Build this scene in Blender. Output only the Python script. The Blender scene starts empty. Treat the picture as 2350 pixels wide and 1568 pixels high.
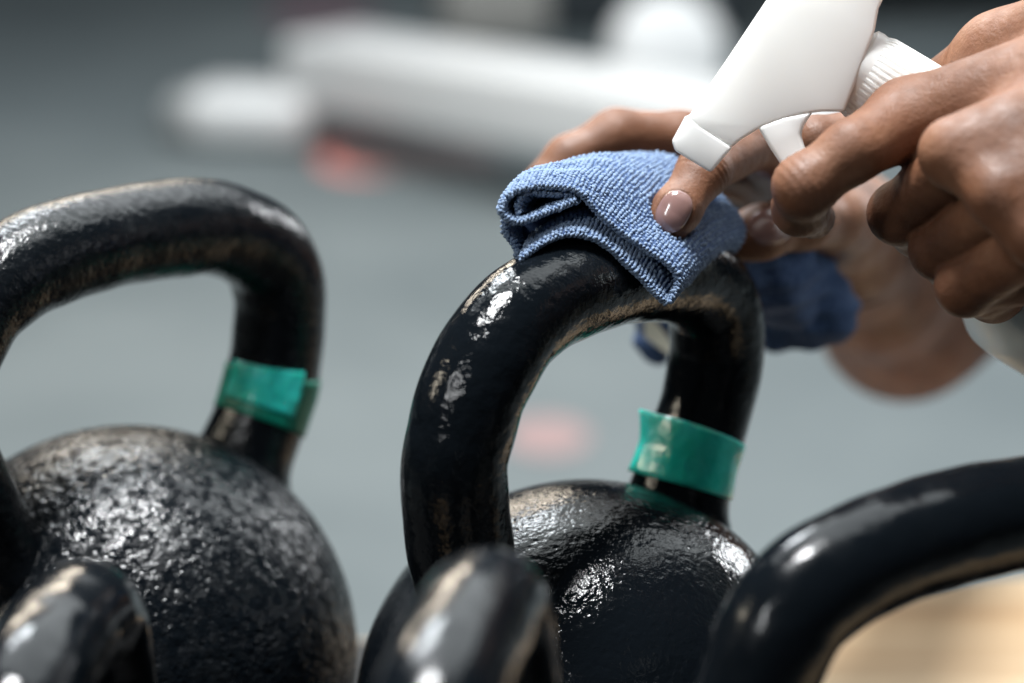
import bpy, math, random
import numpy as np
from mathutils import Vector, Matrix
random.seed(7); rng = np.random.default_rng(7)
SC = bpy.context.scene

# ------------------------------------------------------------------ camera
CAM = np.array([0.0, 0.0, 1.0])            # the floor is z = 0
PITCH = math.radians(18)
cP, sP = math.cos(PITCH), math.sin(PITCH)
K = 36.0/85.0/2350.0
def P(px, py, d):
    """point seen at (px,py) of a 2350 px wide view, d metres along the lens axis"""
    u = -(py-784)*K; x = (px-1175)*K
    return CAM + d*np.array([x, cP+u*sP, u*cP-sP])
def on_z(px, py, z):
    r = P(px, py, 1)-CAM
    return CAM + r*((z-CAM[2])/r[2])
cam = bpy.data.cameras.new('camera'); co = bpy.data.objects.new('camera', cam)
SC.collection.objects.link(co); SC.camera = co
co.location = CAM; co.rotation_euler = (math.radians(90)-PITCH, 0, 0)
cam.lens = 85; cam.sensor_width = 36; cam.clip_start = .02; cam.clip_end = 60
cam.dof.use_dof = True; cam.dof.focus_distance = 0.758; cam.dof.aperture_fstop = 4.6

# ------------------------------------------------------------------ light
w = bpy.data.worlds.new('World'); SC.world = w; w.use_nodes = True
bg = w.node_tree.nodes['Background']; bg.inputs[0].default_value = (.62, .78, .95, 1); bg.inputs[1].default_value = .035
def lamp(name, loc, target, sx, sy, power, col):
    l = bpy.data.lights.new(name, 'AREA'); l.shape = 'RECTANGLE'; l.size = sx; l.size_y = sy
    l.energy = power; l.color = col
    o = bpy.data.objects.new(name, l); SC.collection.objects.link(o); o.location = loc
    o.rotation_euler = (Vector(target)-Vector(loc)).to_track_quat('-Z', 'Y').to_euler()
    return o
T = (0, .75, .7)
lamp('ceiling_lamp', (-.15, .84, 2.15), T, .38, .28, 40, (.97, .99, 1))
lamp('front_lamp', (-.95, -.50, 1.92), T, .11, .50, 6.5, (.97, .99, 1))
lamp('side_lamp', (-1.9, .75, 1.75), T, .5, .14, 6, (1, .90, .72))
lamp('window_lamp', (-.9, 3.4, 3.0), T, .9, .4, 36, (.90, .96, 1))
lamp('window_lamp', (2.1, 3.5, 1.45), T, .6, .5, 22, (.95, .98, 1))
lamp('warm_lamp', (-.9, 3.8, 1.75), T, 1.5, .20, 17, (1, .88, .72))
lamp('floor_lamp_bank', (.5, 3.0, 2.6), (.3, 3.1, 0), 3.4, 2.6, 70, (.92, .98, 1))

SC.view_settings.view_transform = 'Standard'; SC.view_settings.look = 'None'
SC.view_settings.exposure = .3; SC.view_settings.gamma = 1; SC.view_settings.use_curve_mapping = False
SC.cycles.use_denoising = True
SC.cycles.max_bounces = 8

# ------------------------------------------------------------------ helpers
def link(o, parent=None):
    SC.collection.objects.link(o)
    if parent is not None: o.parent = parent
    return o
def tag(o, label=None, cat=None, group=None, kind=None):
    if label: o['label'] = label
    if cat: o['category'] = cat
    if group: o['group'] = group
    if kind: o['kind'] = kind
    return o
def mesh_np(name, V, F, mat, parent=None, smooth=True):
    """V (n,3); F list of arrays, each (m,k)"""
    me = bpy.data.meshes.new(name)
    F = [np.asarray(f) for f in (F if isinstance(F, list) else [F]) if len(f)]
    V = np.asarray(V, dtype=np.float32)
    loops = np.concatenate([f.ravel() for f in F]).astype(np.int32)
    tot = np.concatenate([np.full(len(f), f.shape[1]) for f in F]).astype(np.int32)
    st = np.concatenate([[0], np.cumsum(tot)[:-1]]).astype(np.int32)
    me.vertices.add(len(V)); me.vertices.foreach_set('co', V.ravel())
    me.loops.add(len(loops)); me.loops.foreach_set('vertex_index', loops)
    me.polygons.add(len(tot)); me.polygons.foreach_set('loop_start', st); me.polygons.foreach_set('loop_total', tot)
    me.update(calc_edges=True); me.validate()
    me.polygons.foreach_set('use_smooth', np.full(len(me.polygons), smooth))
    if mat: me.materials.append(mat)
    o = bpy.data.objects.new(name, me)
    return link(o, parent)
def root(name, loc=(0, 0, 0)):
    o = bpy.data.objects.new(name, None); o.empty_display_size = .02; o.location = loc
    SC.collection.objects.link(o); return o
def catmull(pts, n):
    p = np.asarray(pts, float); p = np.vstack([2*p[0]-p[1], p, 2*p[-1]-p[-2]])
    out = []
    for i in range(1, len(p)-2):
        for t in np.linspace(0, 1, 24, endpoint=False):
            a, b, c_, d = p[i-1], p[i], p[i+1], p[i+2]
            out.append(.5*((2*b)+(-a+c_)*t+(2*a-5*b+4*c_-d)*t*t+(-a+3*b-3*c_+d)*t**3))
    out.append(p[-2]); out = np.array(out)
    L = np.concatenate([[0], np.cumsum(np.linalg.norm(np.diff(out[:, :3], axis=0), axis=1))])
    s = np.linspace(0, L[-1], n)
    return np.stack([np.interp(s, L, out[:, k]) for k in range(out.shape[1])], 1), s
def nrm(v): return v/np.maximum(np.linalg.norm(v, axis=-1, keepdims=True), 1e-12)

# ------------------------------------------------------------------ materials
def mat(name, base, rough=.5, **kw):
    m = bpy.data.materials.new(name); m.use_nodes = True
    b = m.node_tree.nodes['Principled BSDF']
    b.inputs['Base Color'].default_value = (*base, 1); b.inputs['Roughness'].default_value = rough
    for k, v in kw.items(): b.inputs[k.replace('_', ' ')].default_value = v
    return m
def N(m, t, **kw):
    n = m.node_tree.nodes.new(t)
    for k, v in kw.items():
        if k in n.inputs: n.inputs[k].default_value = v
        else: setattr(n, k, v)
    return n
def L(m, a, b): m.node_tree.links.new(a, b)
def coords(m, scale=(1, 1, 1), rot=(0, 0, 0)):
    tc = N(m, 'ShaderNodeTexCoord'); mp = N(m, 'ShaderNodeMapping')
    mp.inputs['Scale'].default_value = scale; mp.inputs['Rotation'].default_value = rot
    L(m, tc.outputs['Object'], mp.inputs[0]); return mp.outputs[0]
def noise(m, vec, scale, detail=3, rough=.5):
    n = N(m, 'ShaderNodeTexNoise'); n.inputs['Scale'].default_value = scale
    n.inputs['Detail'].default_value = detail; n.inputs['Roughness'].default_value = rough
    L(m, vec, n.inputs['Vector']); return n.outputs['Fac']
def ramp(m, fac, stops):
    r = N(m, 'ShaderNodeValToRGB'); e = r.color_ramp.elements
    while len(e) < len(stops): e.new(.5)
    for i, (p, c) in enumerate(stops):
        e[i].position = p; e[i].color = (*c, 1) if len(c) == 3 else c
    L(m, fac, r.inputs[0]); return r.outputs[0]
def bump(m, h, dist, strength=1, prev=None):
    b = N(m, 'ShaderNodeBump'); b.inputs['Distance'].default_value = dist; b.inputs['Strength'].default_value = strength
    L(m, h, b.inputs['Height'])
    if prev is not None: L(m, prev, b.inputs['Normal'])
    return b.outputs['Normal']
def pb(m): return m.node_tree.nodes['Principled BSDF']

def enamel(name, rough, fine, fdist, pits=0.0, spec=.3, lf=.0007):
    m = mat(name, (.0035, .0050, .0068), rough)
    b = pb(m); b.inputs['Specular IOR Level'].default_value = spec
    v = coords(m)
    nb = bump(m, noise(m, v, 55, 2), lf, 1)
    nb = bump(m, noise(m, v, fine, 3, .6), fdist, 1, nb)
    if pits:
        vo = N(m, 'ShaderNodeTexVoronoi'); vo.inputs['Scale'].default_value = 330; L(m, v, vo.inputs['Vector'])
        pr = ramp(m, vo.outputs['Distance'], [(0, (0, 0, 0)), (.45, (1, 1, 1))])
        nb = bump(m, pr, pits, 1, nb)
    L(m, nb, b.inputs['Normal'])
    rr = ramp(m, noise(m, v, 70, 4, .6), [(.35, (rough*.65,)*3), (.65, (rough*1.5,)*3)])
    L(m, rr, b.inputs['Roughness'])
    return m
M_GLOSS = enamel('glossy black enamel', .115, 300, .00042, 0, .3, lf=.0013)
M_GLOSSB = enamel('pitted glossy black enamel', .085, 420, .0003, .00012, .3, lf=.0009)
M_WORN = enamel('satin pitted black enamel', .24, 300, .0009, .0003, .6, lf=.0007)
M_WORNH = enamel('satin black enamel', .20, 380, .0005, 0, .35, lf=.0006)
M_SMOOTH = enamel('smooth black enamel', .17, 90, .0003, lf=.0010)

def mottle(m, scale, lo, hi):
    v = coords(m); L(m, ramp(m, noise(m, v, scale, 4, .65), [(.44, (lo,)*3), (.53, (hi,)*3)]), pb(m).inputs['Specular IOR Level'])
mottle(M_WORN, 200, .04, .6)
mottle(M_WORNH, 300, .28, .5)
def skin_mat():
    m = mat('warm brown skin', (.5, .27, .16), .42); b = pb(m)
    v = coords(m)
    c1 = ramp(m, noise(m, v, 45, 4, .6), [(.3, (.118, .046, .021)), (.52, (.190, .080, .040)), (.72, (.27, .130, .072))])
    L(m, c1, b.inputs['Base Color'])
    b.inputs['Subsurface Weight'].default_value = .08; b.inputs['Subsurface Scale'].default_value = .003
    b.inputs['Subsurface Radius'].default_value = (1, .35, .18)
    n1 = bump(m, noise(m, v, 260, 4, .65), .00045, 1)
    n1 = bump(m, noise(m, v, 1100, 3, .6), .00014, 1, n1)
    vo = N(m, 'ShaderNodeTexVoronoi'); vo.feature = 'DISTANCE_TO_EDGE'; vo.inputs['Scale'].default_value = 850; L(m, v, vo.inputs['Vector'])
    n1 = bump(m, ramp(m, vo.outputs['Distance'], [(0, (0, 0, 0)), (.12, (1, 1, 1))]), .00004, .5, n1)
    L(m, n1, b.inputs['Normal'])
    L(m, ramp(m, noise(m, v, 160, 3), [(.3, (.46,)*3), (.7, (.68,)*3)]), b.inputs['Roughness'])
    return m
M_SKIN = skin_mat()
M_NAIL = mat('mauve nail polish', (.25, .145, .13), .2, Coat_Weight=.8, Coat_Roughness=.06)

def cloth_mat(name, a, b_, sh=.3):
    m = mat(name, a, .85); b = pb(m); v = coords(m)
    L(m, ramp(m, noise(m, v, 420, 3, .6), [(.3, a), (.7, b_)]), b.inputs['Base Color'])
    b.inputs['Sheen Weight'].default_value = sh; b.inputs['Specular IOR Level'].default_value = .12; b.inputs['Sheen Roughness'].default_value = .4
    b.inputs['Sheen Tint'].default_value = (.6, .75, 1, 1)
    L(m, bump(m, noise(m, v, 1900, 2, .7), .0004, .8), b.inputs['Normal'])
    return m
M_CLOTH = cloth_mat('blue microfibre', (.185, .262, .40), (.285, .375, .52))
M_CLOTH_SHADED = cloth_mat('blue microfibre shaded', (.045, .078, .18), (.10, .16, .30), .0)  # darker copy of the cloth blue: shade of gaps and hanging part as colour
M_WHITE = mat('white spray head plastic', (.93, .93, .90), .30, Subsurface_Weight=.5, Subsurface_Scale=.012, Subsurface_Radius=(1, .97, .92))
M_BOTTLE = mat('milky bottle plastic', (.84, .92, .96), .3, Subsurface_Weight=.8, Subsurface_Scale=.02, Subsurface_Radius=(.9, .97, 1))
M_LABEL = mat('care label fabric', (.62, .60, .50), .7)

def tape_mat():
    m = mat('teal vinyl tape', (.0, .42, .30), .28, Coat_Weight=.4, Coat_Roughness=.15); b = pb(m); v = coords(m)
    L(m, ramp(m, noise(m, v, 110, 2), [(.3, (.01, .76, .60)), (.7, (.07, .95, .83))]), b.inputs['Base Color'])
    L(m, bump(m, noise(m, v, 190, 2), .0012, .8), b.inputs['Normal'])
    b.inputs['Subsurface Weight'].default_value = .2; b.inputs['Subsurface Scale'].default_value = .002
    return m
M_TAPE = tape_mat()
M_TAPE1 = mat('single layer of tape over black', (.0, .26, .17), .45)
def floor_mat():
    m = mat('grey rubber floor', (.2, .22, .22), .75); b = pb(m); v = coords(m)
    L(m, ramp(m, noise(m, v, 1.3, 5, .6), [(.3, (.118, .142, .150)), (.7, (.195, .222, .228))]), b.inputs['Base Color'])
    return m
def wood_mat():
    m = mat('pale plywood', (.6, .42, .25), .5); b = pb(m)
    v = coords(m, (3, 38, 38)); v2 = coords(m, (1.2, 9, 9))
    c = ramp(m, noise(m, v, 1.0, 5, .6), [(.3, (.46, .32, .19)), (.5, (.56, .42, .27)), (.7, (.64, .51, .35))])
    mx = N(m, 'ShaderNodeMix'); mx.data_type = 'RGBA'; mx.blend_type = 'MULTIPLY'; mx.inputs[0].default_value = .7
    L(m, c, mx.inputs[6]); L(m, ramp(m, noise(m, v2, 1.5, 3), [(.35, (.72, .60, .48)), (.6, (1, 1, 1))]), mx.inputs[7])
    L(m, mx.outputs[2], b.inputs['Base Color']); return m

# ------------------------------------------------------------------ setting
def box(name, c, size, rotz, material, parent=None, bevel=.004, rotx=0, roty=0):
    import bmesh
    bm = bmesh.new(); bmesh.ops.create_cube(bm, size=1)
    for v in bm.verts: v.co = Vector((v.co.x*size[0], v.co.y*size[1], v.co.z*size[2]))
    if bevel: bmesh.ops.bevel(bm, geom=bm.edges[:]+bm.verts[:], offset=bevel, segments=4, profile=.5, affect='EDGES')
    R = Matrix.Translation(Vector(c)) @ Matrix.Rotation(rotz, 4, 'Z') @ Matrix.Rotation(roty, 4, 'Y') @ Matrix.Rotation(rotx, 4, 'X')
    bmesh.ops.transform(bm, matrix=R, verts=bm.verts)
    me = bpy.data.meshes.new(name); bm.to_mesh(me); bm.free()
    for p in me.polygons: p.use_smooth = True
    me.materials.append(material); o = bpy.data.objects.new(name, me); return link(o, parent)
s = 14.0
fl = mesh_np('floor', [(-s, -2, 0), (s, -2, 0), (s, 24, 0), (-s, 24, 0)], np.array([[0, 1, 2, 3]]), floor_mat(), smooth=False)
tag(fl, 'grey rubber gym floor', None, kind='structure')
WOODZ = CAM[2]-.4495
# platform: back edge runs through two points seen in the photo
e0 = on_z(824, 1436, WOODZ); e1 = on_z(2330, 1296, WOODZ)
dirx = nrm((e1-e0)); ang = math.atan2(dirx[1], dirx[0]); diry = np.array([-dirx[1], dirx[0], 0])
mid = (e0+e1)/2 - dirx*.16
W_, D_ = .76, .62
rt = root('wooden_platform', tuple(mid-diry*D_/2-np.array([0, 0, WOODZ])))
tag(rt, 'pale wooden platform the black kettlebells stand on', 'platform')
M_WOOD = wood_mat()
box('top_board', (0, 0, WOODZ-.018), (W_, D_, .024), ang, M_WOOD, rt, .003)
box('side_panel', (0, 0, (WOODZ-.032)/2), (W_-.04, D_-.04, WOODZ-.032), ang, M_WOOD, rt, .003)

_rc = np.array(rt.location)
box('dark_slab', (-.075-_rc[0], (.42+.905)/2-_rc[1], WOODZ-.0025), (.72, .485, .005), 0, mat('added black sheet', (.012, .013, .014), .8), rt, .001)  # unseen black sheet, added to keep wood reflections off the handle undersides
_x0, _x1, _y0, _y1 = -.42, .085, .9055, .962
box('dark_slab', ((_x0+_x1)/2-_rc[0], (_y0+_y1)/2-_rc[1], WOODZ-.0025), (_x1-_x0, _y1-_y0, .005), 0, bpy.data.materials['added black sheet'], rt, .001)  # second added sheet, blocks the wood reflection further back
# floor markings
def disc(name, px, py, r, col, label, sx=1.0, z=.0015, group=None):
    c = on_z(px, py, z); n = 40; a = np.linspace(0, 2*math.pi, n, endpoint=False)
    V = [(r*sx*math.cos(t), r*math.sin(t)*1.6, 0) for t in a]
    o = mesh_np(name, V, np.array([list(range(n))]), mat('red floor paint '+name, col, .7), smooth=False)
    o.location = c; tag(o, label, 'floor marking'); return o
disc('floor_marking', 840, 362, .085, (.85, .30, .26), 'brightest red spot painted on the grey floor below the white frame', 1.0)
disc('floor_marking', 960, 360, .075, (.27, .235, .235), 'pale pink smear on the floor beside the red spot', 1.9, .003)
disc('floor_marking', 1255, 1000, .040, (.36, .245, .24), 'pink spot on the floor seen through the cleaned kettlebell handle', 1.25)
disc('floor_marking', 735, 25, .11, (.26, .16, .19), 'dull maroon patch on the floor behind the white frame end', 1.2)

# blurred white machine
M_PAINT = mat('white painted steel', (.90, .90, .90), .35)
M_DARK = mat('black rubber', (.02, .028, .034), .6)
M_GREYP = mat('grey plastic', (.42, .43, .43), .5)
mr = root('exercise_machine', (0, 0, 0)); tag(mr, 'blurred white exercise machine with long sloping frame on the floor', 'machine')
a = P(735, 150, 4.33); b_ = P(1900, 345, 3.5)
dv = b_-a; ln = np.linalg.norm(dv); rz = math.atan2(dv[1], dv[0]); ry = -math.asin(dv[2]/ln)
box('frame', tuple((a+b_)/2), (ln, .18, .12), rz, M_PAINT, mr, .015, 0, ry)
f = P(585, 258, 4.33); box('foot', (f[0], f[1], f[2]), (.23, .17, .095), -.1, M_PAINT, mr, .035)
f = P(435, 262, 4.36); box('foot_cap', tuple(f), (.08, .13, .085), -.1, M_GREYP, mr, .03)
f0 = P(700, 215, 4.36); box('foot_strut', tuple(f0+np.array([0, .05, -.0])), (.12, .05, .05), 0, M_DARK, mr, .01)
f0 = P(1700, 320, 3.62); box('foot_strut', (f0[0], f0[1], f0[2]/2-.03), (.08, .22, f0[2]-.05), rz, M_DARK, mr, .01)
f = P(1530, 120, 4.3)
def lathe(name, prof, n, material, parent=None, M=None, smooth=True):
    a_ = np.linspace(0, 2*math.pi, n, endpoint=False); V = []; F = []
    for (r, z) in prof: V += [(r*math.cos(t), r*math.sin(t), z) for t in a_]
    m_ = len(prof)
    for i in range(m_-1):
        for j in range(n):
            F.append((i*n+j, i*n+(j+1) % n, (i+1)*n+(j+1) % n, (i+1)*n+j))
    V = np.array(V)
    if M is not None:
        M = np.array(M); V = V @ M[:3, :3].T + M[:3, 3]
    Fs = [np.array(F)]
    Fs.append(np.array([list(range(n))[::-1]])); Fs.append(np.array([[ (m_-1)*n+j for j in range(n)]]))
    return mesh_np(name, V, Fs, material, parent, smooth)
def frame_mat(origin, axis, up=(0, 0, 1)):
    z = nrm(np.array(axis, float)); x = nrm(np.cross(np.array(up, float), z)); y = np.cross(z, x)
    M = np.eye(4); M[:3, 0] = x; M[:3, 1] = y; M[:3, 2] = z; M[:3, 3] = origin; return M
lathe('wheel', [(.005, -.03), (.09, -.03), (.105, -.015), (.105, .015), (.09, .03), (.005, .03)], 48, M_PAINT, mr, frame_mat(f, (.2, -1, .25)))
f = P(1130, 5, 4.7); box('seat_post', tuple(f), (.22, .14, .16), .2, mat('warm grey cover', (.33, .32, .30), .6), mr, .04)
# dark things at the top of the frame
o = box('dark_slab', tuple(on_z(1330, 45, .05)+np.array([.1, .3, 0])), (.62, .5, .10), -.1, M_DARK, None, .02)
tag(o, 'dark rubber block behind the white machine frame', 'mat')
M_DTEAL = mat('dark teal vinyl', (.03, .048, .058), .5)
br = root('weight_bench', tuple(on_z(2250, 40, 0))); tag(br, 'dark teal padded bench behind the spray bottle', 'bench')
box('seat_pad', (.25, .25, .34), (1.5, .75, .14), .25, M_DTEAL, br, .03)
for dx in (-.35, .55):
    box('leg', (dx, .25, .135), (.06, .5, .27), .25, M_DARK, br, .01)

# ------------------------------------------------------------------ kettlebells
def tube(path, radii, nseg=40, plane_n=None, ridge=None):
    """path (n,3), planar with normal plane_n"""
    T_ = nrm(np.gradient(path, axis=0)); n = len(path)
    B = np.tile(plane_n, (n, 1)); Nn = nrm(np.cross(B, T_))
    a_ = np.linspace(0, 2*math.pi, nseg, endpoint=False)
    rad = np.repeat(radii[:, None], nseg, 1)
    if ridge is not None:
        ang0, amp, wd = ridge
        d_ = (a_-ang0+math.pi) % (2*math.pi)-math.pi
        wob = 1+.5*np.sin(np.arange(n)*.9)+.4*rng.standard_normal(n)
        rad = rad+amp*np.exp(-(d_/wd)**2)[None]*wob[:, None]
    V = path[:, None]+rad[..., None]*(np.cos(a_)[None, :, None]*Nn[:, None]+np.sin(a_)[None, :, None]*B[:, None])
    idx = np.arange(n*nseg).reshape(n, nseg)
    i0 = idx[:-1]; i1 = idx[1:]
    F = np.stack([i0, np.roll(i0, -1, 1), np.roll(i1, -1, 1), i1], -1).reshape(-1, 4)
    return V.reshape(-1, 3), F, Nn, B

def kettlebell(label, C, R, phi, prof, rh, mbody, mhandle, ridge=None):
    C = np.array(C, float)
    base = C.copy(); base[2] = WOODZ
    r = root('kettlebell', tuple(base)); tag(r, label, 'kettlebell', 'black kettlebells on the wooden platform')
    # body: ball with a flat foot
    zb = WOODZ-C[2]
    n = 72; pr = []
    for t in np.linspace(-math.pi/2, math.pi/2, 60):
        z = R*math.sin(t); rr = R*math.cos(t)
        if z < zb: z = zb
        pr.append((max(rr, 1e-4), z-zb))
    lathe('body', pr, n, mbody, r)
    h = np.array([math.cos(phi), math.sin(phi), 0]); pn = np.array([-h[1], h[0], 0])
    pts, s_ = catmull([(a_, z_) for a_, z_ in prof], 240)
    path = C-base+pts[:, :1]*h+pts[:, 1:2]*np.array([0, 0, 1.0])
    # flare where the legs sink into the ball
    dist = np.linalg.norm(pts, axis=1)-R
    rad = rh*(1+.22*np.exp(-np.clip(dist+.004, 0, 1)/.006)) * (1+.01*np.sin(s_*120)+.006*np.sin(s_*310+1))
    V, F, Nn, B = tube(path, rad, 48, pn, ridge)
    mesh_np('handle', V, F, mhandle, r)
    return r, path, rad, Nn, B, s_
def profile_from(pix, C, phi):
    h = np.array([math.cos(phi), math.sin(phi), 0]); n = np.array([-h[1], h[0], 0]); out = []
    for px, py in pix:
        ry_ = P(px, py, 1)-CAM; t = np.dot(n, C-CAM)/np.dot(n, ry_); p = CAM+ry_*t
        out.append((float(np.dot(p-C, h)), float(p[2]-C[2])))
    return out
def tape(r, path, rad, Nn, B, i0, i1, lift=None, material=None, extra=.0004, name='colour_tape', a_from=0, a_to=2*math.pi, label=None):
    n = i1-i0; m_ = 90; a_ = np.linspace(a_from, a_to, m_)
    V = []
    for i in range(i0, i1):
        k = (i-i0)/(n-1)
        for t in a_:
            rr = rad[i]+extra+.0001*math.sin(3*t+9*k)+.00006*math.sin(17*t+5*k)+.0001
            if lift: rr += lift(t, k)
            V.append(path[i]+rr*(math.cos(t)*Nn[i]+math.sin(t)*B[i]))
    idx = np.arange(n*m_).reshape(n, m_)
    F = np.stack([idx[:-1, :-1], idx[:-1, 1:], idx[1:, 1:], idx[1:, :-1]], -1).reshape(-1, 4)
    o = mesh_np(name, V, F, material or M_TAPE, r)
    md = o.modifiers.new('s', 'SOLIDIFY'); md.thickness = .00025; md.offset = 1
    if label: o['label'] = label
    return o

# centre kettlebell
PH_C = math.radians(52); C_C = P(1347, 1631, .82)
pix = [(1068, 1320), (1042, 1100), (1060, 985), (1092, 880), (1165, 760), (1250, 690), (1350, 648), (1450, 628), (1560, 632), (1632, 690), (1645, 800), (1624, 920), (1590, 1030), (1558, 1140)]
pr = profile_from(pix, C_C, PH_C)
pr = [(-.036, .030), (-.052, .052)]+pr+[(.047, .045), (.036, .026)]
kc, pc, rc, Nc, Bc, sc_ = kettlebell('glossy black kettlebell being wiped with the blue cloth, teal tape on one handle leg', C_C, .0785, PH_C, pr, .0165, M_GLOSSB, M_GLOSS)
def nearest(path, base, px, py, d):
    q = P(px, py, d)-np.array(base); return int(np.argmin(np.linalg.norm(path-q, axis=1)))
i_a = nearest(pc, kc.location, 1612, 990, .845); i_b = nearest(pc, kc.location, 1562, 1126, .845)
def ang_of(i, path, Nn, B, base, px, py, d):
    v = P(px, py, d)-np.array(base)-path[i]; return math.atan2(np.dot(v, B[i]), np.dot(v, Nn[i]))
im = (i_a+i_b)//2
aL = ang_of(im, pc, Nc, Bc, kc.location, 1490, 1030, .838)
def lift_c(t, k):
    d_ = (t-aL+math.pi) % (2*math.pi)-math.pi
    return .0042*math.exp(-(d_/.26)**2)*(.45+.9*abs(1-1.9*k)**1.4*(1 if k < .55 else .12))
tape(kc, pc, rc, Nc, Bc, i_a, i_b, lift_c, a_from=aL+math.pi, a_to=aL+3*math.pi)

# back-left kettlebell
PH_L = math.radians(50); C_L = P(295, 1500, .88)
pixl = [(0, 648), (100, 592), (250, 548), (400, 525), (500, 525), (600, 572), (640, 660), (638, 780), (622, 880), (597, 960), (565, 1040)]
pr = profile_from(pixl, C_L, PH_L)
pr = [(-.036, .030), (-.055, .055), (-.068, .083), (-.075, .106), (-.073, .125), (-.061, .143)]+pr+[(.050, .042), (.036, .025)]
kl, pl_, rl, Nl, Bl, sl_ = kettlebell('dull pitted black kettlebell at the left with creased teal tape, nobody touching it', C_L, .0832, PH_L, pr, .0173, M_WORN, M_WORNH)
i_a = nearest(pl_, kl.location, 636, 853, .908); i_b = nearest(pl_, kl.location, 592, 978, .908)
tape(kl, pl_, rl, Nl, Bl, i_a, i_b, None, M_TAPE1)
aF = ang_of((i_a+i_b)//2, pl_, Nl, Bl, kl.location, 562, 905, .885)
tp = tape(kl, pl_, rl, Nl, Bl, i_a-2, i_b-3, lambda t, k: .0005, a_from=aF-1.0, a_to=aF+.62, name='tape_end')

# front row
PH_F = math.radians(66)
def front(label, pxy, d, phi, R, rh, half, hz, mb):
    q = P(*pxy, d); h = np.array([math.cos(phi), math.sin(phi), 0])
    C = q-h*half; C[2] = WOODZ+R*.97
    top = q[2]-C[2]
    pr = [(-.030, R*.45), (-half*.86, R*.8), (-half*1.18, top*.72), (-half*1.10, top*.90), (-half*.78, top), (0, top+.0035),
          (half*.78, top), (half*1.10, top*.90), (half*1.18, top*.72), (half*.86, R*.8), (.030, R*.45)]
    return kettlebell(label, C, R, phi, pr, rh, mb, mb)
front('small black kettlebell at the lower left corner, only its rounded handle end showing', (205, 1385), .67, math.radians(84), .055, .0155, .040, 0, M_SMOOTH)
front('small black kettlebell in front of the wiped one, its blurred handle end at the bottom', (1135, 1362), .62, math.radians(79), .055, .0155, .040, 0, M_SMOOTH)
PH_R = math.radians(34); C_R = P(2150, 2130, .715); C_R[2] = WOODZ+.060
pixr = [(1745, 1550), (1800, 1425), (1875, 1345), (1990, 1280), (2100, 1238), (2230, 1200), (2350, 1178), (2450, 1175)]
pr = profile_from(pixr, C_R, PH_R)
print('right profile', [(round(a_*1e3), round(z_*1e3)) for a_, z_ in pr])
z0, a0 = pr[-1][1], pr[-1][0]
x1, zz1 = pr[0]
pr = [(-.040, .035), (x1+.010, zz1-.066), (x1-.004, zz1-.040), (x1-.006, zz1-.018)]+pr+[(a0+.018, z0-.012), (a0+.022, z0-.035), (a0+.012, z0-.06), (.036, .03)]
kettlebell('black kettlebell at the lower right, broad blurred handle arching over bare wood', C_R, .062, PH_R, pr, .0163, M_SMOOTH, M_SMOOTH)

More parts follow.
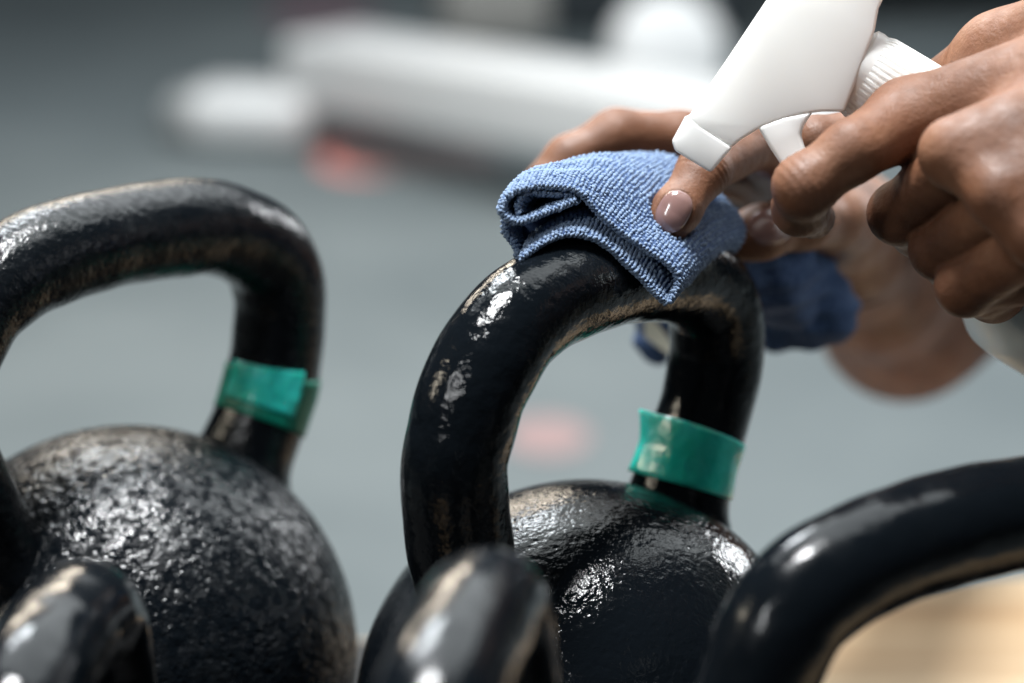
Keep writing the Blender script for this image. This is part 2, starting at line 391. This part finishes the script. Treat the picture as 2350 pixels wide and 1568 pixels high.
# ------------------------------------------------------------------ distance-field modelling (hands, hanging cloth)
def cone(p, a_, b2, ra, rb):
    a_ = np.asarray(a_, np.float32); b2 = np.asarray(b2, np.float32); ba = b2-a_
    t = np.clip(((p-a_) @ ba)/max(float(ba @ ba), 1e-12), 0, 1)
    dx = p-a_-t[..., None]*ba
    return np.sqrt((dx*dx).sum(-1))-(ra+(rb-ra)*t)
def smin(a_, b2, k):
    h = np.maximum(k-np.abs(a_-b2), 0)/k
    return np.minimum(a_, b2)-h*h*k*.25
def chain(p, joints, k=.004):
    d = None
    for (a_, ra), (b2, rb) in zip(joints[:-1], joints[1:]):
        c_ = cone(p, a_, b2, ra, rb); d = c_ if d is None else smin(d, c_, k)
    return d
def surface_nets(f, lo, hi, h):
    lo = np.array(lo, float); hi = np.array(hi, float); n = np.maximum(np.ceil((hi-lo)/h).astype(int)+1, 3)
    ax = [np.arange(n[i])*h+lo[i] for i in range(3)]
    Vv = np.empty(n, np.float32)
    # coarse test, then fine evaluation only near the surface
    S = 8
    for x0 in range(0, n[0], S):
        for y0 in range(0, n[1], S):
            zc = np.arange(0, n[2], S)
            cx = ax[0][x0:x0+S]; cy = ax[1][y0:y0+S]
            cen = np.stack([np.full(len(zc), cx.mean()), np.full(len(zc), cy.mean()), lo[2]+(zc+S/2)*h], 1).astype(np.float32)
            dc = f(cen)
            near = np.abs(dc) < h*S*1.15
            for j, z0_ in enumerate(zc):
                if not near[j]: Vv[x0:x0+S, y0:y0+S, z0_:z0_+S] = dc[j]
            if near.any():
                zi = np.concatenate([np.arange(z0_, min(z0_+S, n[2])) for j, z0_ in enumerate(zc) if near[j]])
                g = np.stack(np.meshgrid(cx, cy, ax[2][zi], indexing='ij'), -1).astype(np.float32)
                Vv[x0:x0+S, y0:y0+S, zi] = f(g.reshape(-1, 3)).reshape(g.shape[:3])
    ins = Vv < 0
    cs = sum(ins[i:n[0]-1+i, j:n[1]-1+j, k:n[2]-1+k].astype(np.int8) for i in (0, 1) for j in (0, 1) for k in (0, 1))
    act = (cs > 0) & (cs < 8)
    ids = -np.ones(act.shape, np.int64); ids[act] = np.arange(act.sum())
    cell = np.argwhere(act)
    acc = np.zeros((len(cell), 3)); cnt = np.zeros(len(cell))
    cor = [(i, j, k) for i in (0, 1) for j in (0, 1) for k in (0, 1)]
    vals = {c_: Vv[cell[:, 0]+c_[0], cell[:, 1]+c_[1], cell[:, 2]+c_[2]] for c_ in cor}
    for c0 in cor:
        for ax_ in range(3):
            if c0[ax_] == 0:
                c1 = list(c0); c1[ax_] = 1; c1 = tuple(c1)
                v0, v1 = vals[c0], vals[c1]; m_ = (v0 < 0) != (v1 < 0)
                t = np.where(m_, v0/np.where(m_, v0-v1, 1), 0)
                q = np.array(c0, float)[None].repeat(len(cell), 0); q[:, ax_] += t
                acc[m_] += q[m_]; cnt[m_] += 1
    X = lo+(cell+acc/np.maximum(cnt, 1)[:, None])*h
    faces = []
    for ax_ in range(3):
        o1, o2 = [(1, 2), (2, 0), (0, 1)][ax_]
        sl0 = [slice(1, n[i]-1) for i in range(3)]; sl0[ax_] = slice(0, n[ax_]-1)
        sl1 = list(sl0); sl1[ax_] = slice(1, n[ax_])
        A = ins[tuple(sl0)]; Bb = ins[tuple(sl1)]
        off = np.array([1, 1, 1]); off[ax_] = 0
        for flip in (0, 1):
            e = np.argwhere((A & ~Bb) if not flip else (~A & Bb))+off
            if not len(e): continue
            d1 = np.zeros(3, int); d1[o1] = 1; d2 = np.zeros(3, int); d2[o2] = 1
            q = [ids[tuple((e-dd).T)] for dd in (0*d1, d1, d1+d2, d2)]
            fq = np.stack(q if flip == 0 else q[::-1], 1)
            faces.append(fq[(fq >= 0).all(1)])
    Fq = np.concatenate(faces)
    for _ in range(3):      # settle on the exact surface
        p = X.astype(np.float32); d = f(p); e_ = 4e-4
        g = np.stack([f(p+np.eye(3, dtype=np.float32)[i]*e_)-f(p-np.eye(3, dtype=np.float32)[i]*e_) for i in range(3)], 1)/(2*e_)
        gl = np.maximum((g*g).sum(1, keepdims=True), .25)
        X = X-np.clip(d[:, None]*g/gl, -h*.5, h*.5)
    return X, Fq

# ---- wiping hand (A)
J = lambda px, py, d, r: (P(px, py, d), r)
A_index = [J(1537, 508, .781, .0066), J(1553, 482, .7825, .0074), J(1612, 395, .791, .0080), J(1735, 322, .832, .0095), J(1840, 372, .895, .0125)]
A_mid = [J(1215, 448, .862, .0068), J(1305, 365, .866, .0080), J(1415, 312, .870, .0094), J(1560, 312, .876, .0088), J(1790, 335, .905, .0125)]
A_ring = [J(1330, 420, .905, .0068), J(1400, 350, .905, .0078), J(1500, 345, .91, .009), J(1780, 380, .935, .012)]
A_pink = [J(1480, 420, .93, .0065), J(1540, 385, .935, .0075), J(1760, 420, .955, .0105)]
A_thumb = [J(1702, 546, .846, .0078), J(1745, 534, .848, .0088), J(1845, 505, .858, .0098), J(1905, 500, .885, .0118), J(1945, 520, .935, .015)]
A_wrist = P(1935, 545, .985)
A_elbow = P(2075, 725, 1.16)
def f_Ahand(p):
    fi = chain(p, A_index); fm = chain(p, A_mid); fr = chain(p, A_ring); fp = chain(p, A_pink); ft = chain(p, A_thumb, .006)
    # wrinkles over the last joint of the index
    q = p-A_index[2][0]; ax_ = nrm(A_index[1][0]-A_index[2][0]).astype(np.float32); t = q @ ax_
    rr_ = np.sqrt(np.maximum((q*q).sum(-1)-t*t, 0))
    fi = fi+np.where(np.abs(t) < .006, .00022*np.cos(t*2*math.pi/.0021+1.3*np.sin(rr_*260))*np.exp(-(t/.0035)**2), 0)
    pal = None
    for jt, r0, r1 in ((A_index, .0125, .017), (A_mid, .0125, .018), (A_ring, .012, .018), (A_pink, .0105, .016)):
        c_ = cone(p, jt[-1][0], A_wrist, r0, r1); pal = c_ if pal is None else smin(pal, c_, .014)
    fing = np.minimum(smin(fi, fm, .0015), smin(fr, fp, .0015))
    d = smin(fing, pal, .007)
    heel = cone(p, A_thumb[-1][0], A_wrist, .015, .020)
    d = smin(d, heel, .012)
    d = smin(d, ft, .007)
    fore = smin(cone(p, A_wrist, P(2000, 640, 1.07), .0235, .030), cone(p, P(2000, 640, 1.07), A_elbow, .030, .034), .02)
    upper = cone(p, A_elbow, P(2480, 520, 1.26), .034, .042)
    return smin(smin(d, fore, .016), upper, .03)
# nail pockets
def nail_frame(center, tipdir, normal):
    t = nrm(np.asarray(tipdir)); n = np.asarray(normal)-np.dot(normal, t)*t; n = nrm(n); b2 = np.cross(n, t)
    return np.asarray(center), t, n, b2
VIEW = nrm(CAM-P(1545, 500, .78))
nt = A_index[0][0]-A_index[2][0]
n_1 = nrm(VIEW+np.array([-.08, 0, .14])-np.dot(VIEW+np.array([-.08, 0, .14]), nrm(nt))*nrm(nt))
nf1 = nail_frame(P(1539, 509, .7812)+n_1*.0069, nt, n_1)
_t2 = nrm(A_thumb[0][0]-A_thumb[2][0]); _v2 = nrm(CAM-P(1733, 540, .8))+np.array([0, 0, .15]); n_2 = nrm(_v2-np.dot(_v2, _t2)*_t2)
nf2 = nail_frame(P(1742, 536, .848)+n_2*.0085, _t2, n_2)
def pocket(p, nf, hw, hl, rc_, depth, dist):
    c_, t, n, b2 = [x.astype(np.float32) for x in nf]
    q = p-c_; u = q @ t; v = q @ b2; w_ = q @ n
    ell = (np.sqrt((u/hl)**2+(v/hw)**2)-1)*min(hw, hl)      # <0 within outline
    ring = np.abs(ell)-.0004
    return np.maximum(ring, np.abs(w_+v*v/(2*rc_))-dist)
def groove(p, nf, hw, hl):
    c_, t, n, b2 = [x.astype(np.float32) for x in nf]
    q = p-c_; u = q @ t; v = q @ b2; w_ = q @ n
    ell = ((np.abs(u/hl)**2.4+np.abs(v/hw)**2.4)**(1/2.4)-1)*min(hw, hl)
    side = np.where(u > hl*.45, .25, 1.0)
    return .00045*side*np.exp(-(ell/.0004)**2)*(np.abs(w_) < .005)-.00025*side*np.exp(-((ell-.0012)/.0007)**2)*(np.abs(w_) < .005)
def f_A(p):
    return f_Ahand(p)+groove(p, nf1, .0049, .0060)+groove(p, nf2, .0062, .0080)
def nail(nf, hw, hl, f, parent, material, label=None, to=1.0):
    c_, t, n, b2 = nf; V = []; nu, nv = 40, 36
    U = np.linspace(-1, to, nu+1)[:, None]; wm = np.maximum(1-np.abs(U)**2.4, 0)**(1/2.4)
    Vv = np.linspace(-1, 1, nv+1)[None]*wm; U = np.repeat(U, nv+1, 1)
    p0 = c_+t*(U*hl)[..., None]+b2*(Vv*hw)[..., None]+n*.006
    p = p0.reshape(-1, 3).copy()
    for _ in range(30): p -= n*np.clip(f(p.astype(np.float32)), -.002, .002)[:, None]*.8
    z = (p-p0.reshape(-1, 3)) @ n; z = z.reshape(nu+1, nv+1)
    edge = np.clip((1-(np.abs(U)**2.4+np.abs(Vv)**2.4)**(1/2.4))*4, 0, 1)
    P_ = p0+n*(z+.0001+.0002*np.sqrt(edge))[..., None]
    idx = np.arange((nu+1)*(nv+1)).reshape(nu+1, nv+1)
    F = np.stack([idx[:-1, :-1], idx[:-1, 1:], idx[1:, 1:], idx[1:, :-1]], -1).reshape(-1, 4)
    o = mesh_np('fingernail', P_.reshape(-1, 3), F, material, parent)
    md = o.modifiers.new('s', 'SOLIDIFY'); md.thickness = .0006; md.offset = -1
    if label: o['label'] = label
    return o

# ---- spraying hand (B)
B_index = [J(1868, 500, .752, .0066), J(1836, 478, .738, .0080), J(1846, 428, .722, .0090), J(1955, 348, .722, .0090), J(2085, 275, .738, .0120)]
B_mid = [J(2165, 515, .80, .007), J(2110, 525, .772, .0088), J(2064, 490, .748, .0092), J(2180, 392, .722, .0100)]
B_ring = [J(2240, 600, .79, .007), J(2190, 605, .765, .0085), J(2158, 573, .740, .0089), J(2280, 482, .712, .0095)]
B_pink = [J(2340, 668, .775, .007), J(2280, 675, .752, .0083), J(2216, 658, .731, .0086), J(2355, 570, .706, .0090)]
B_thumb = [J(1875, 322, .790, .0085), J(1960, 335, .797, .0095), J(2130, 235, .795, .0105), J(2300, 138, .757, .0140), J(2560, 60, .730, .02)]
B_wr = P(2720, 120, .705); B_wr2 = P(2720, 380, .70)
def f_B(p):
    ix = chain(p, B_index, .004); fm = chain(p, B_mid); fr = chain(p, B_ring); fp = chain(p, B_pink); ft = chain(p, B_thumb, .008)
    q = p-B_index[2][0]; ax_ = nrm(B_index[3][0]-B_index[2][0]).astype(np.float32); t = q @ ax_
    ix = ix+np.where(np.abs(t) < .012, .00016*np.cos(t*2*math.pi/.0026)*np.exp(-(t/.006)**2), 0)
    pal = None
    for st_, w_, r0, r1 in ((B_index[-1][0], B_wr, .0118, .021), (P(2195, 352, .703), (B_wr*.65+B_wr2*.35), .0112, .021), (P(2298, 445, .693), (B_wr*.3+B_wr2*.7), .0106, .021), (P(2385, 540, .690), B_wr2, .0100, .021)):
        c_ = cone(p, st_, w_, r0, r1); pal = c_ if pal is None else smin(pal, c_, .0095)
    # deep flesh of the palm
    back = np.array([0, .012, -.006])
    pal = smin(pal, cone(p, B_index[-1][0]+back, B_wr+back, .010, .020), .008)
    heel = cone(p, P(2330, 610, .735), P(2720, 470, .72), .0125, .024)
    pal = smin(pal, heel, .012)
    pal = smin(pal, cone(p, P(2230, 480, .742), B_wr2, .013, .024), .01)
    fing = np.minimum(np.minimum(ix, fm), np.minimum(fr, fp))
    fing = smin(np.minimum(ix, fr), np.minimum(fm, fp), .0012)
    d = smin(fing, pal, .006)
    d = smin(d, ft, .006)
    arm = cone(p, (B_wr+B_wr2)/2, P(3300, 100, .76), .027, .036)
    return smin(d, arm, .02)
parts = []
def bbox(pts, pad):
    pts = np.array(pts); return pts.min(0)-pad, pts.max(0)+pad
ja = [j[0] for c_ in (A_index, A_mid, A_ring, A_pink, A_thumb) for j in c_]+[A_wrist]
loA, hiA = bbox(ja, .024)
ysp = A_wrist[1]+.006; hiA[1] = ysp
h1 = .0007
VA, FA = surface_nets(f_A, loA, hiA, h1)
lo2, hi2 = bbox([A_wrist, A_elbow, P(2480, 520, 1.26)], .05); lo2[1] = ysp-.0065
VA2, FA2 = surface_nets(f_A, lo2, hi2, .0025)
loB, hiB = bbox([j[0] for c_ in (B_index, B_mid, B_ring, B_pink, B_thumb) for j in c_], .034)
hiB[0] = P(2560, 300, .73)[0]
VB, FB = surface_nets(f_B, loB, hiB, .0010)
lo3 = np.array([hiB[0]-.009, .5, .6]); hi3 = lo3+np.array([.30, .38, .5])
VB2, FB2 = surface_nets(f_B, lo3, hi3, .0035)
Vs = []; Fs = []; off = 0
for V_, F_ in ((VA, FA), (VA2, FA2), (VB, FB), (VB2, FB2)):
    Vs.append(V_); Fs.append(F_+off); off += len(V_)
person = mesh_np('person', np.concatenate(Vs), np.concatenate(Fs), M_SKIN)
tag(person, 'person with bare brown arms wiping with a cloth and squeezing a spray trigger', 'person')
nail(nf1, .0048, .0059, f_Ahand, person, M_NAIL, label='short mauve nail on the finger pressing the cloth')
nail(nf2, .0061, .0079, f_Ahand, person, M_NAIL, label='mauve thumbnail half hidden by the cloth')

# ------------------------------------------------------------------ cloth
ICO = None
def ico():
    import bmesh
    bm = bmesh.new(); bmesh.ops.create_icosphere(bm, subdivisions=1, radius=1)
    V = np.array([v.co[:] for v in bm.verts]); F = np.array([[v.index for v in f_.verts] for f_ in bm.faces]); bm.free(); return V, F
IV, IF = ico()
def Fd(x): return .741+(x-1140)*(.765-.741)/(1550-1140)
# (front x, front y, back x, back y, run in depth)
prof = [(1326, 459, 1404, 430, .05), (1278, 479, 1370, 452, .05), (1234, 498, 1330, 474, .05), (1192, 512, 1280, 500, .05), (1164, 504, 1235, 500, .05),
        (1149, 482, 1222, 470, .05), (1159, 457, 1232, 436, .055), (1187, 436, 1262, 408, .06), (1234, 424, 1318, 392, .06), (1278, 425, 1370, 378, .063),
        (1315, 430, 1412, 366, .065), (1345, 452, 1465, 358, .066), (1380, 495, 1535, 360, .068), (1424, 532, 1590, 390, .07), (1467, 564, 1628, 425, .07),
        (1511, 592, 1666, 462, .07), (1540, 612, 1693, 492, .07), (1556, 640, 1706, 530, .07), (1549, 668, 1692, 566, .065), (1530, 690, 1662, 592, .06),
        (1503, 668, 1600, 600, .04), (1467, 629, 1545, 575, .03), (1429, 594, 1495, 545, .028), (1394, 564, 1452, 520, .028), (1356, 545, 1405, 500, .028),
        (1306, 539, 1350, 498, .028), (1263, 552, 1302, 515, .028), (1225, 573, 1262, 540, .028), (1195, 594, 1230, 565, .028)]
def clothsheet(prof, n, nv, th, bulge, seed, front=Fd, both=True, sp=.00108):
    rg = np.random.default_rng(seed)
    rows = []
    for fx, fy, bx, by, run in prof:
        d = front(fx); a_ = P(fx, fy, d); b2 = P(bx, by, d+run); rows.append(np.concatenate([a_, b2]))
    Q, s_ = catmull(rows, n)
    Fp, Bp = Q[:, :3], Q[:, 3:]
    v = np.linspace(0, 1, nv)
    S = Fp[:, None]+(Bp-Fp)[:, None]*v[None, :, None]
    S[..., 2] += bulge*4*(v*(1-v))[None]*np.clip(np.linspace(0, 1, n)[:, None]*0+1, 0, 1)
    # gentle creases
    S[..., 2] += .0006*np.sin(s_*210)[:, None]*np.sin(v*6)[None]+.0005*np.sin(v*23+1)[None]*np.sin(s_*90)[:, None]
    # pressed down by the fingers
    for _ in range(4):
        d = f_Ahand(S.reshape(-1, 3).astype(np.float32)).reshape(S.shape[:2])
        push = np.clip(th/2+.0006-d, 0, .006)*(d > -.008)
        S[..., 2] -= push
    du = np.gradient(S, axis=0); dvv = np.gradient(S, axis=1)
    Nn = nrm(np.cross(du, dvv))
    return S, Nn, s_
def sheet_mesh(S, Nn, th):
    n, m_ = S.shape[:2]; g = 8
    rows = [S+Nn*th/2, S-Nn*th/2]
    top, bot = rows
    # rounded front lip
    lip = []
    dvv = nrm(S[:, 1]-S[:, 0])
    for a_ in np.linspace(0, math.pi, g)[1:-1]:
        lip.append(S[:, 0]+Nn[:, 0]*th/2*math.cos(a_)-dvv*th/2*math.sin(a_))
    ring = np.concatenate([top[:, ::-1], np.stack(lip, 1), bot], 1)
    k = ring.shape[1]; idx = np.arange(n*k).reshape(n, k)
    i0, i1 = idx[:-1], idx[1:]
    F = np.stack([i0, np.roll(i0, -1, 1), np.roll(i1, -1, 1), i1], -1).reshape(-1, 4)
    return ring.reshape(-1, 3), F
def stitches(S, Nn, s_, th, seed, sp=.00145, sides=(1, -1), vmax=1.0, lipn=3):
    """one small loop of yarn per stitch, on both faces and round the lip"""
    rg = np.random.default_rng(seed); n, m_ = S.shape[:2]
    cen = []; ax1 = []; ax2 = []; ax3 = []
    vl = np.linalg.norm(S[:, 1:]-S[:, :-1], axis=2).sum(1).mean()
    nu = int(s_[-1]/sp); nvv = int(vl*vmax/(sp*.92))
    def bil(A, u, v):
        fu, fv = u*(n-1), v*(m_-1); i = np.clip(fu.astype(int), 0, n-2); j = np.clip(fv.astype(int), 0, m_-2)
        a_, b2 = (fu-i)[:, None], (fv-j)[:, None]
        return A[i, j]*(1-a_)*(1-b2)+A[i+1, j]*a_*(1-b2)+A[i, j+1]*(1-a_)*b2+A[i+1, j+1]*a_*b2
    U, W_2 = np.meshgrid(np.arange(nu), np.arange(nvv), indexing='ij')
    par = (U % 2)
    u = (U+.5+rg.normal(0, .10, U.shape))/nu; v = (W_2+.5+.25*par+rg.normal(0, .10, U.shape))/nvv*vmax
    u = np.clip(u.ravel(), 0, 1); v = np.clip(v.ravel(), 0, 1); par = par.ravel()
    e = .004
    c0 = bil(S, u, v); tu = nrm(bil(S, np.clip(u+e, 0, 1), v)-bil(S, np.clip(u-e, 0, 1), v)); nn = nrm(bil(Nn, u, v))
    tv = nrm(np.cross(nn, tu))
    for sd in sides:
        th_ = np.where(par == 0, .45, -.45)+rg.normal(0, .22, len(u))
        d1 = tu*np.sin(th_)[:, None]+tv*np.cos(th_)[:, None]
        cen.append(c0+nn*sd*(th/2+rg.normal(0, .00008, len(u))[:, None])); ax1.append(d1); ax3.append(nn*sd)
    # lip rows
    dv0 = nrm(S[:, 1]-S[:, 0])
    for q_, a_ in enumerate(np.linspace(0, math.pi, lipn+2)[1:-1]):
        u2 = (np.arange(nu)+.5+.5*(q_ % 2)+rg.normal(0, .1, nu))/nu; u2 = np.clip(u2, 0, 1); z = np.zeros_like(u2)
        c1 = bil(S, u2, z); n1 = nrm(bil(Nn, u2, z)); t1 = nrm(bil(S, np.clip(u2+e, 0, 1), z)-bil(S, np.clip(u2-e, 0, 1), z)); b1 = nrm(bil(np.repeat(dv0[:, None], m_, 1), u2, z))
        nn1 = n1*math.cos(a_)-b1*math.sin(a_)
        tt = np.cross(nn1, t1)
        th_ = rg.normal(.3, .3, nu)
        cen.append(c1+nn1*th/2); ax1.append(t1*np.sin(th_)[:, None]+tt*np.cos(th_)[:, None]); ax3.append(nn1)
    cen = np.concatenate(cen); ax1 = nrm(np.concatenate(ax1)); ax3 = nrm(np.concatenate(ax3)); ax2 = np.cross(ax3, ax1)
    m2 = len(cen)
    sz = sp*(1+rg.normal(0, .17, (m2, 1)))
    A1 = ax1*sz*.60; A2 = ax2*sz*.40; A3 = ax3*sz*.46
    V = cen[:, None]+IV[None, :, :1]*A1[:, None]+IV[None, :, 1:2]*A2[:, None]+IV[None, :, 2:3]*A3[:, None]
    F = IF[None]+(np.arange(m2)*len(IV))[:, None, None]
    return V.reshape(-1, 3), F.reshape(-1, 3)
TH = .0022
S1, N1, s1 = clothsheet(prof, 420, 60, TH, .0035, 1)
V1, F1 = sheet_mesh(S1, N1, TH-.0004)
q1, g1 = stitches(S1, N1, s1, TH-.0004, 3)
# the side the roll leans on, set back a little
prof2 = [(1160, 505, 1230, 520, .05), (1158, 528, 1225, 535, .05), (1172, 552, 1225, 556, .05), (1186, 572, 1232, 575, .05), (1189, 598, 1236, 590, .04), (1200, 612, 1240, 600, .03)]
S2, N2, s2 = clothsheet(prof2, 90, 40, TH, 0, 2, front=lambda x: Fd(x)+.005)
V2, F2 = sheet_mesh(S2, N2, TH-.0004); q2, g2 = stitches(S2, N2, s2, TH-.0004, 5)
# fold tucked inside the roll
prof3 = [(1322, 448, 1400, 420, .04), (1280, 449, 1350, 430, .04), (1238, 446, 1310, 430, .04), (1210, 444, 1280, 430, .04), (1194, 456, 1260, 440, .04), (1186, 478, 1250, 455, .04), (1192, 492, 1250, 465, .04)]
S3, N3, s3 = clothsheet(prof3, 110, 40, TH, 0, 2, front=lambda x: Fd(x)+.0015)
V3, F3 = sheet_mesh(S3, N3, .0014); q3, g3 = stitches(S3, N3, s3, .0014, 6, vmax=.5)
prof4 = [(1204, 604, 1440, 600, .01), (1192, 560, 1440, 560, .01), (1184, 500, 1440, 500, .01), (1215, 450, 1440, 440, .01), (1300, 428, 1440, 400, .01)]
S4, N4, s4 = clothsheet(prof4, 60, 20, TH, 0, 2, front=lambda x: Fd(x)+.026)
V4, F4 = sheet_mesh(S4, N4, .0014)
V3 = np.concatenate([V3, V4]); F3 = np.concatenate([F3, F4+len(V3)-len(V4)])
# hanging back part, behind the handle
def f_hang(p):
    d = smin(cone(p, P(1835, 590, .925), P(1888, 712, .925), .0085, .0120), cone(p, P(1888, 712, .925), P(1795, 728, .93), .0120, .0115), .01)
    d = smin(d, cone(p, P(1780, 600, .925), P(1780, 720, .935), .012, .012), .01)
    d = smin(d, cone(p, P(1690, 570, .858), P(1765, 625, .875), .010, .011), .012)
    d = smin(d, cone(p, P(1765, 625, .875), P(1805, 690, .90), .011, .012), .012)
    d = smin(d, cone(p, P(1765, 600, .875), P(1830, 620, .92), .011, .012), .012)
    e2 = smin(cone(p, P(1690, 640, .925), P(1520, 700, .945), .010, .009), cone(p, P(1520, 700, .945), P(1502, 782, .945), .0085, .0088), .008)
    d = smin(d, e2, .01)
    return d+.0007*np.sin(p[..., 0]*420+p[..., 2]*160)+.0005*np.sin(p[..., 2]*700+p[..., 1]*90)
lo_, hi_ = bbox([P(1470, 540, .86), P(1990, 850, .96), P(1470, 860, .96), P(1960, 540, .84)], .012)
VH, FH = surface_nets(f_hang, lo_, hi_, .0014)
Vs = [V1, V2, V3, VH]; Fq = [F1, F2, F3, FH]; Vt = [q1, q2, q3]; Ft = [g1, g2, g3]
off = 0; FF = []; VV = []
for V_, F_ in zip(Vs[:3], Fq[:3]): VV.append(V_); FF.append(F_+off); off += len(V_)
VV.append(VH); FF.append(FH+off); off += len(VH)
nq = sum(len(f_) for f_ in FF)
TF = []
for V_, F_ in zip(Vt, Ft): VV.append(V_); TF.append(F_+off); off += len(V_)
allV = np.concatenate(VV); quads = np.concatenate(FF); tris = np.concatenate(TF)
cl = mesh_np('cleaning_cloth', allV, [quads, tris], M_CLOTH_SHADED)
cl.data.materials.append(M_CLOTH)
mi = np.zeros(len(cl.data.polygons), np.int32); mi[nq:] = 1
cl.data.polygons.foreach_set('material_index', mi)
tag(cl, 'folded blue knitted microfibre cloth pressed over the kettlebell handle', 'cloth')
print('cloth faces', len(mi), 'person verts', len(person.data.vertices))
# pale label hanging by the small fold
a_ = P(1478, 738, .93); b2 = P(1545, 808, .93); wv = np.array([0, .002, .010])*.6
mesh_np('care_label', [a_-wv, b2-wv*.4, b2+wv*.4, a_+wv, a_-wv+np.array([0, .0006, 0]), b2-wv*.4+np.array([0, .0006, 0]), b2+wv*.4+np.array([0, .0006, 0]), a_+wv+np.array([0, .0006, 0])],
        np.array([[0, 1, 2, 3], [7, 6, 5, 4], [0, 4, 5, 1], [3, 2, 6, 7]]), M_LABEL, cl, smooth=False)

# ------------------------------------------------------------------ spray bottle
sb = root('spray_bottle', (0, 0, 0)); tag(sb, 'white trigger spray bottle gripped in the hand, nozzle over the cloth', 'spray bottle')
def prism(name, pts, d, half, material, parent, bev, lean=0.0, dtab=None):
    """side outline (as seen) given real depth, thickness and bevelled edges"""
    import bmesh
    bm = bmesh.new()
    ctr = [P(x, y, (d if dtab is None else dtab(x, y))) for x, y in pts]
    n_ = nrm(P(1800, 200, 1)-CAM)
    f_ = [bm.verts.new(tuple(c_-n_*half)) for c_ in ctr]; b3 = [bm.verts.new(tuple(c_+n_*half)) for c_ in ctr]
    bm.faces.new(f_); bm.faces.new(b3[::-1]); m_ = len(pts)
    for i in range(m_): bm.faces.new((f_[i], b3[i], b3[(i+1) % m_], f_[(i+1) % m_]))
    bmesh.ops.recalc_face_normals(bm, faces=bm.faces)
    if bev:
        ed = [e for e in bm.edges if e.calc_face_angle(0) > .5]
        bmesh.ops.bevel(bm, geom=ed, offset=bev, segments=4, profile=.5, affect='EDGES', clamp_overlap=True)
    bmesh.ops.triangulate(bm, faces=[f2 for f2 in bm.faces if len(f2.verts) > 4])
    me = bpy.data.meshes.new(name); bm.to_mesh(me); bm.free()
    for p_ in me.polygons: p_.use_smooth = True
    me.materials.append(material); o = bpy.data.objects.new(name, me); link(o, parent)
    try: me.set_sharp_from_angle(angle=math.radians(35))
    except Exception: pass
    return o
SD = .752
body = [(1575, 268), (1586, 262), (1761, 0), (1800, -58), (1900, -110), (2040, -90), (2040, -40), (2024, 0), (2014, 22), (2005, 72), (1936, 256), (1885, 256),
        (1844, 261), (1787, 276), (1739, 296), (1701, 320), (1681, 337), (1608, 293)]
prism('spray_head', body, SD, .0092, M_WHITE, sb, .0030)
rib = [(1600, 240), (1770, -15), (1790, -15), (1625, 250)]
prism('nozzle', [(1577, 263), (1609, 291), (1680, 337), (1677, 343), (1633, 394), (1552, 345), (1545, 322)], SD, .0100, M_WHITE, sb, .0014)
prism('trigger', [(1739, 290), (1800, 268), (1866, 255), (1846, 285), (1838, 307), (1846, 336), (1864, 366), (1890, 420), (1830, 440), (1800, 388), (1768, 340)], SD-.001, .0085, M_WHITE, sb, .0014)
c0 = P(1962, 159, .757); c1 = P(2142, 269, .757); axv = nrm(c1-c0)
Mx = frame_mat(c0, axv)
# ribbed collar
def collar():
    n = 220; V = []; prof_ = [(.0125, -.001), (.0138, .0), (.0140, .002), (.0137, .0035), (.0142, .006), (.0144, .0235), (.0136, .0250), (.010, .025)]
    for k_, (r_, z_) in enumerate(prof_):
        for j in range(n):
            t = 2*math.pi*j/n
            amp = .00032 if 4 <= k_ <= 5 else 0
            rr_ = r_+amp*(1 if (j % 5) < 3 else -1)
            V.append((rr_*math.cos(t), rr_*math.sin(t), z_))
    F = []
    for i in range(len(prof_)-1):
        for j in range(n): F.append((i*n+j, i*n+(j+1) % n, (i+1)*n+(j+1) % n, (i+1)*n+j))
    V = np.array(V) @ Mx[:3, :3].T+Mx[:3, 3]
    o = mesh_np('collar', V, [np.array(F), np.array([list(range(n))[::-1]])], M_WHITE, sb)
    try: o.data.set_sharp_from_angle(angle=math.radians(30))
    except Exception: pass
collar()
pb_ = [(.0115, .024), (.0118, .034), (.0125, .050), (.016, .060), (.034, .068), (.046, .075), (.053, .085), (.057, .100), (.057, .20), (.050, .208), (.01, .21)]
pbs, _ = catmull([(r_, z_) for r_, z_ in pb_], 80)
ax_bottle = nrm(axv+np.array([0, .32, -.03])); Mb = frame_mat(c0, ax_bottle)
lathe('bottle_body', [(max(r_, .001), z_) for r_, z_ in pbs], 80, M_BOTTLE, sb, Mb)
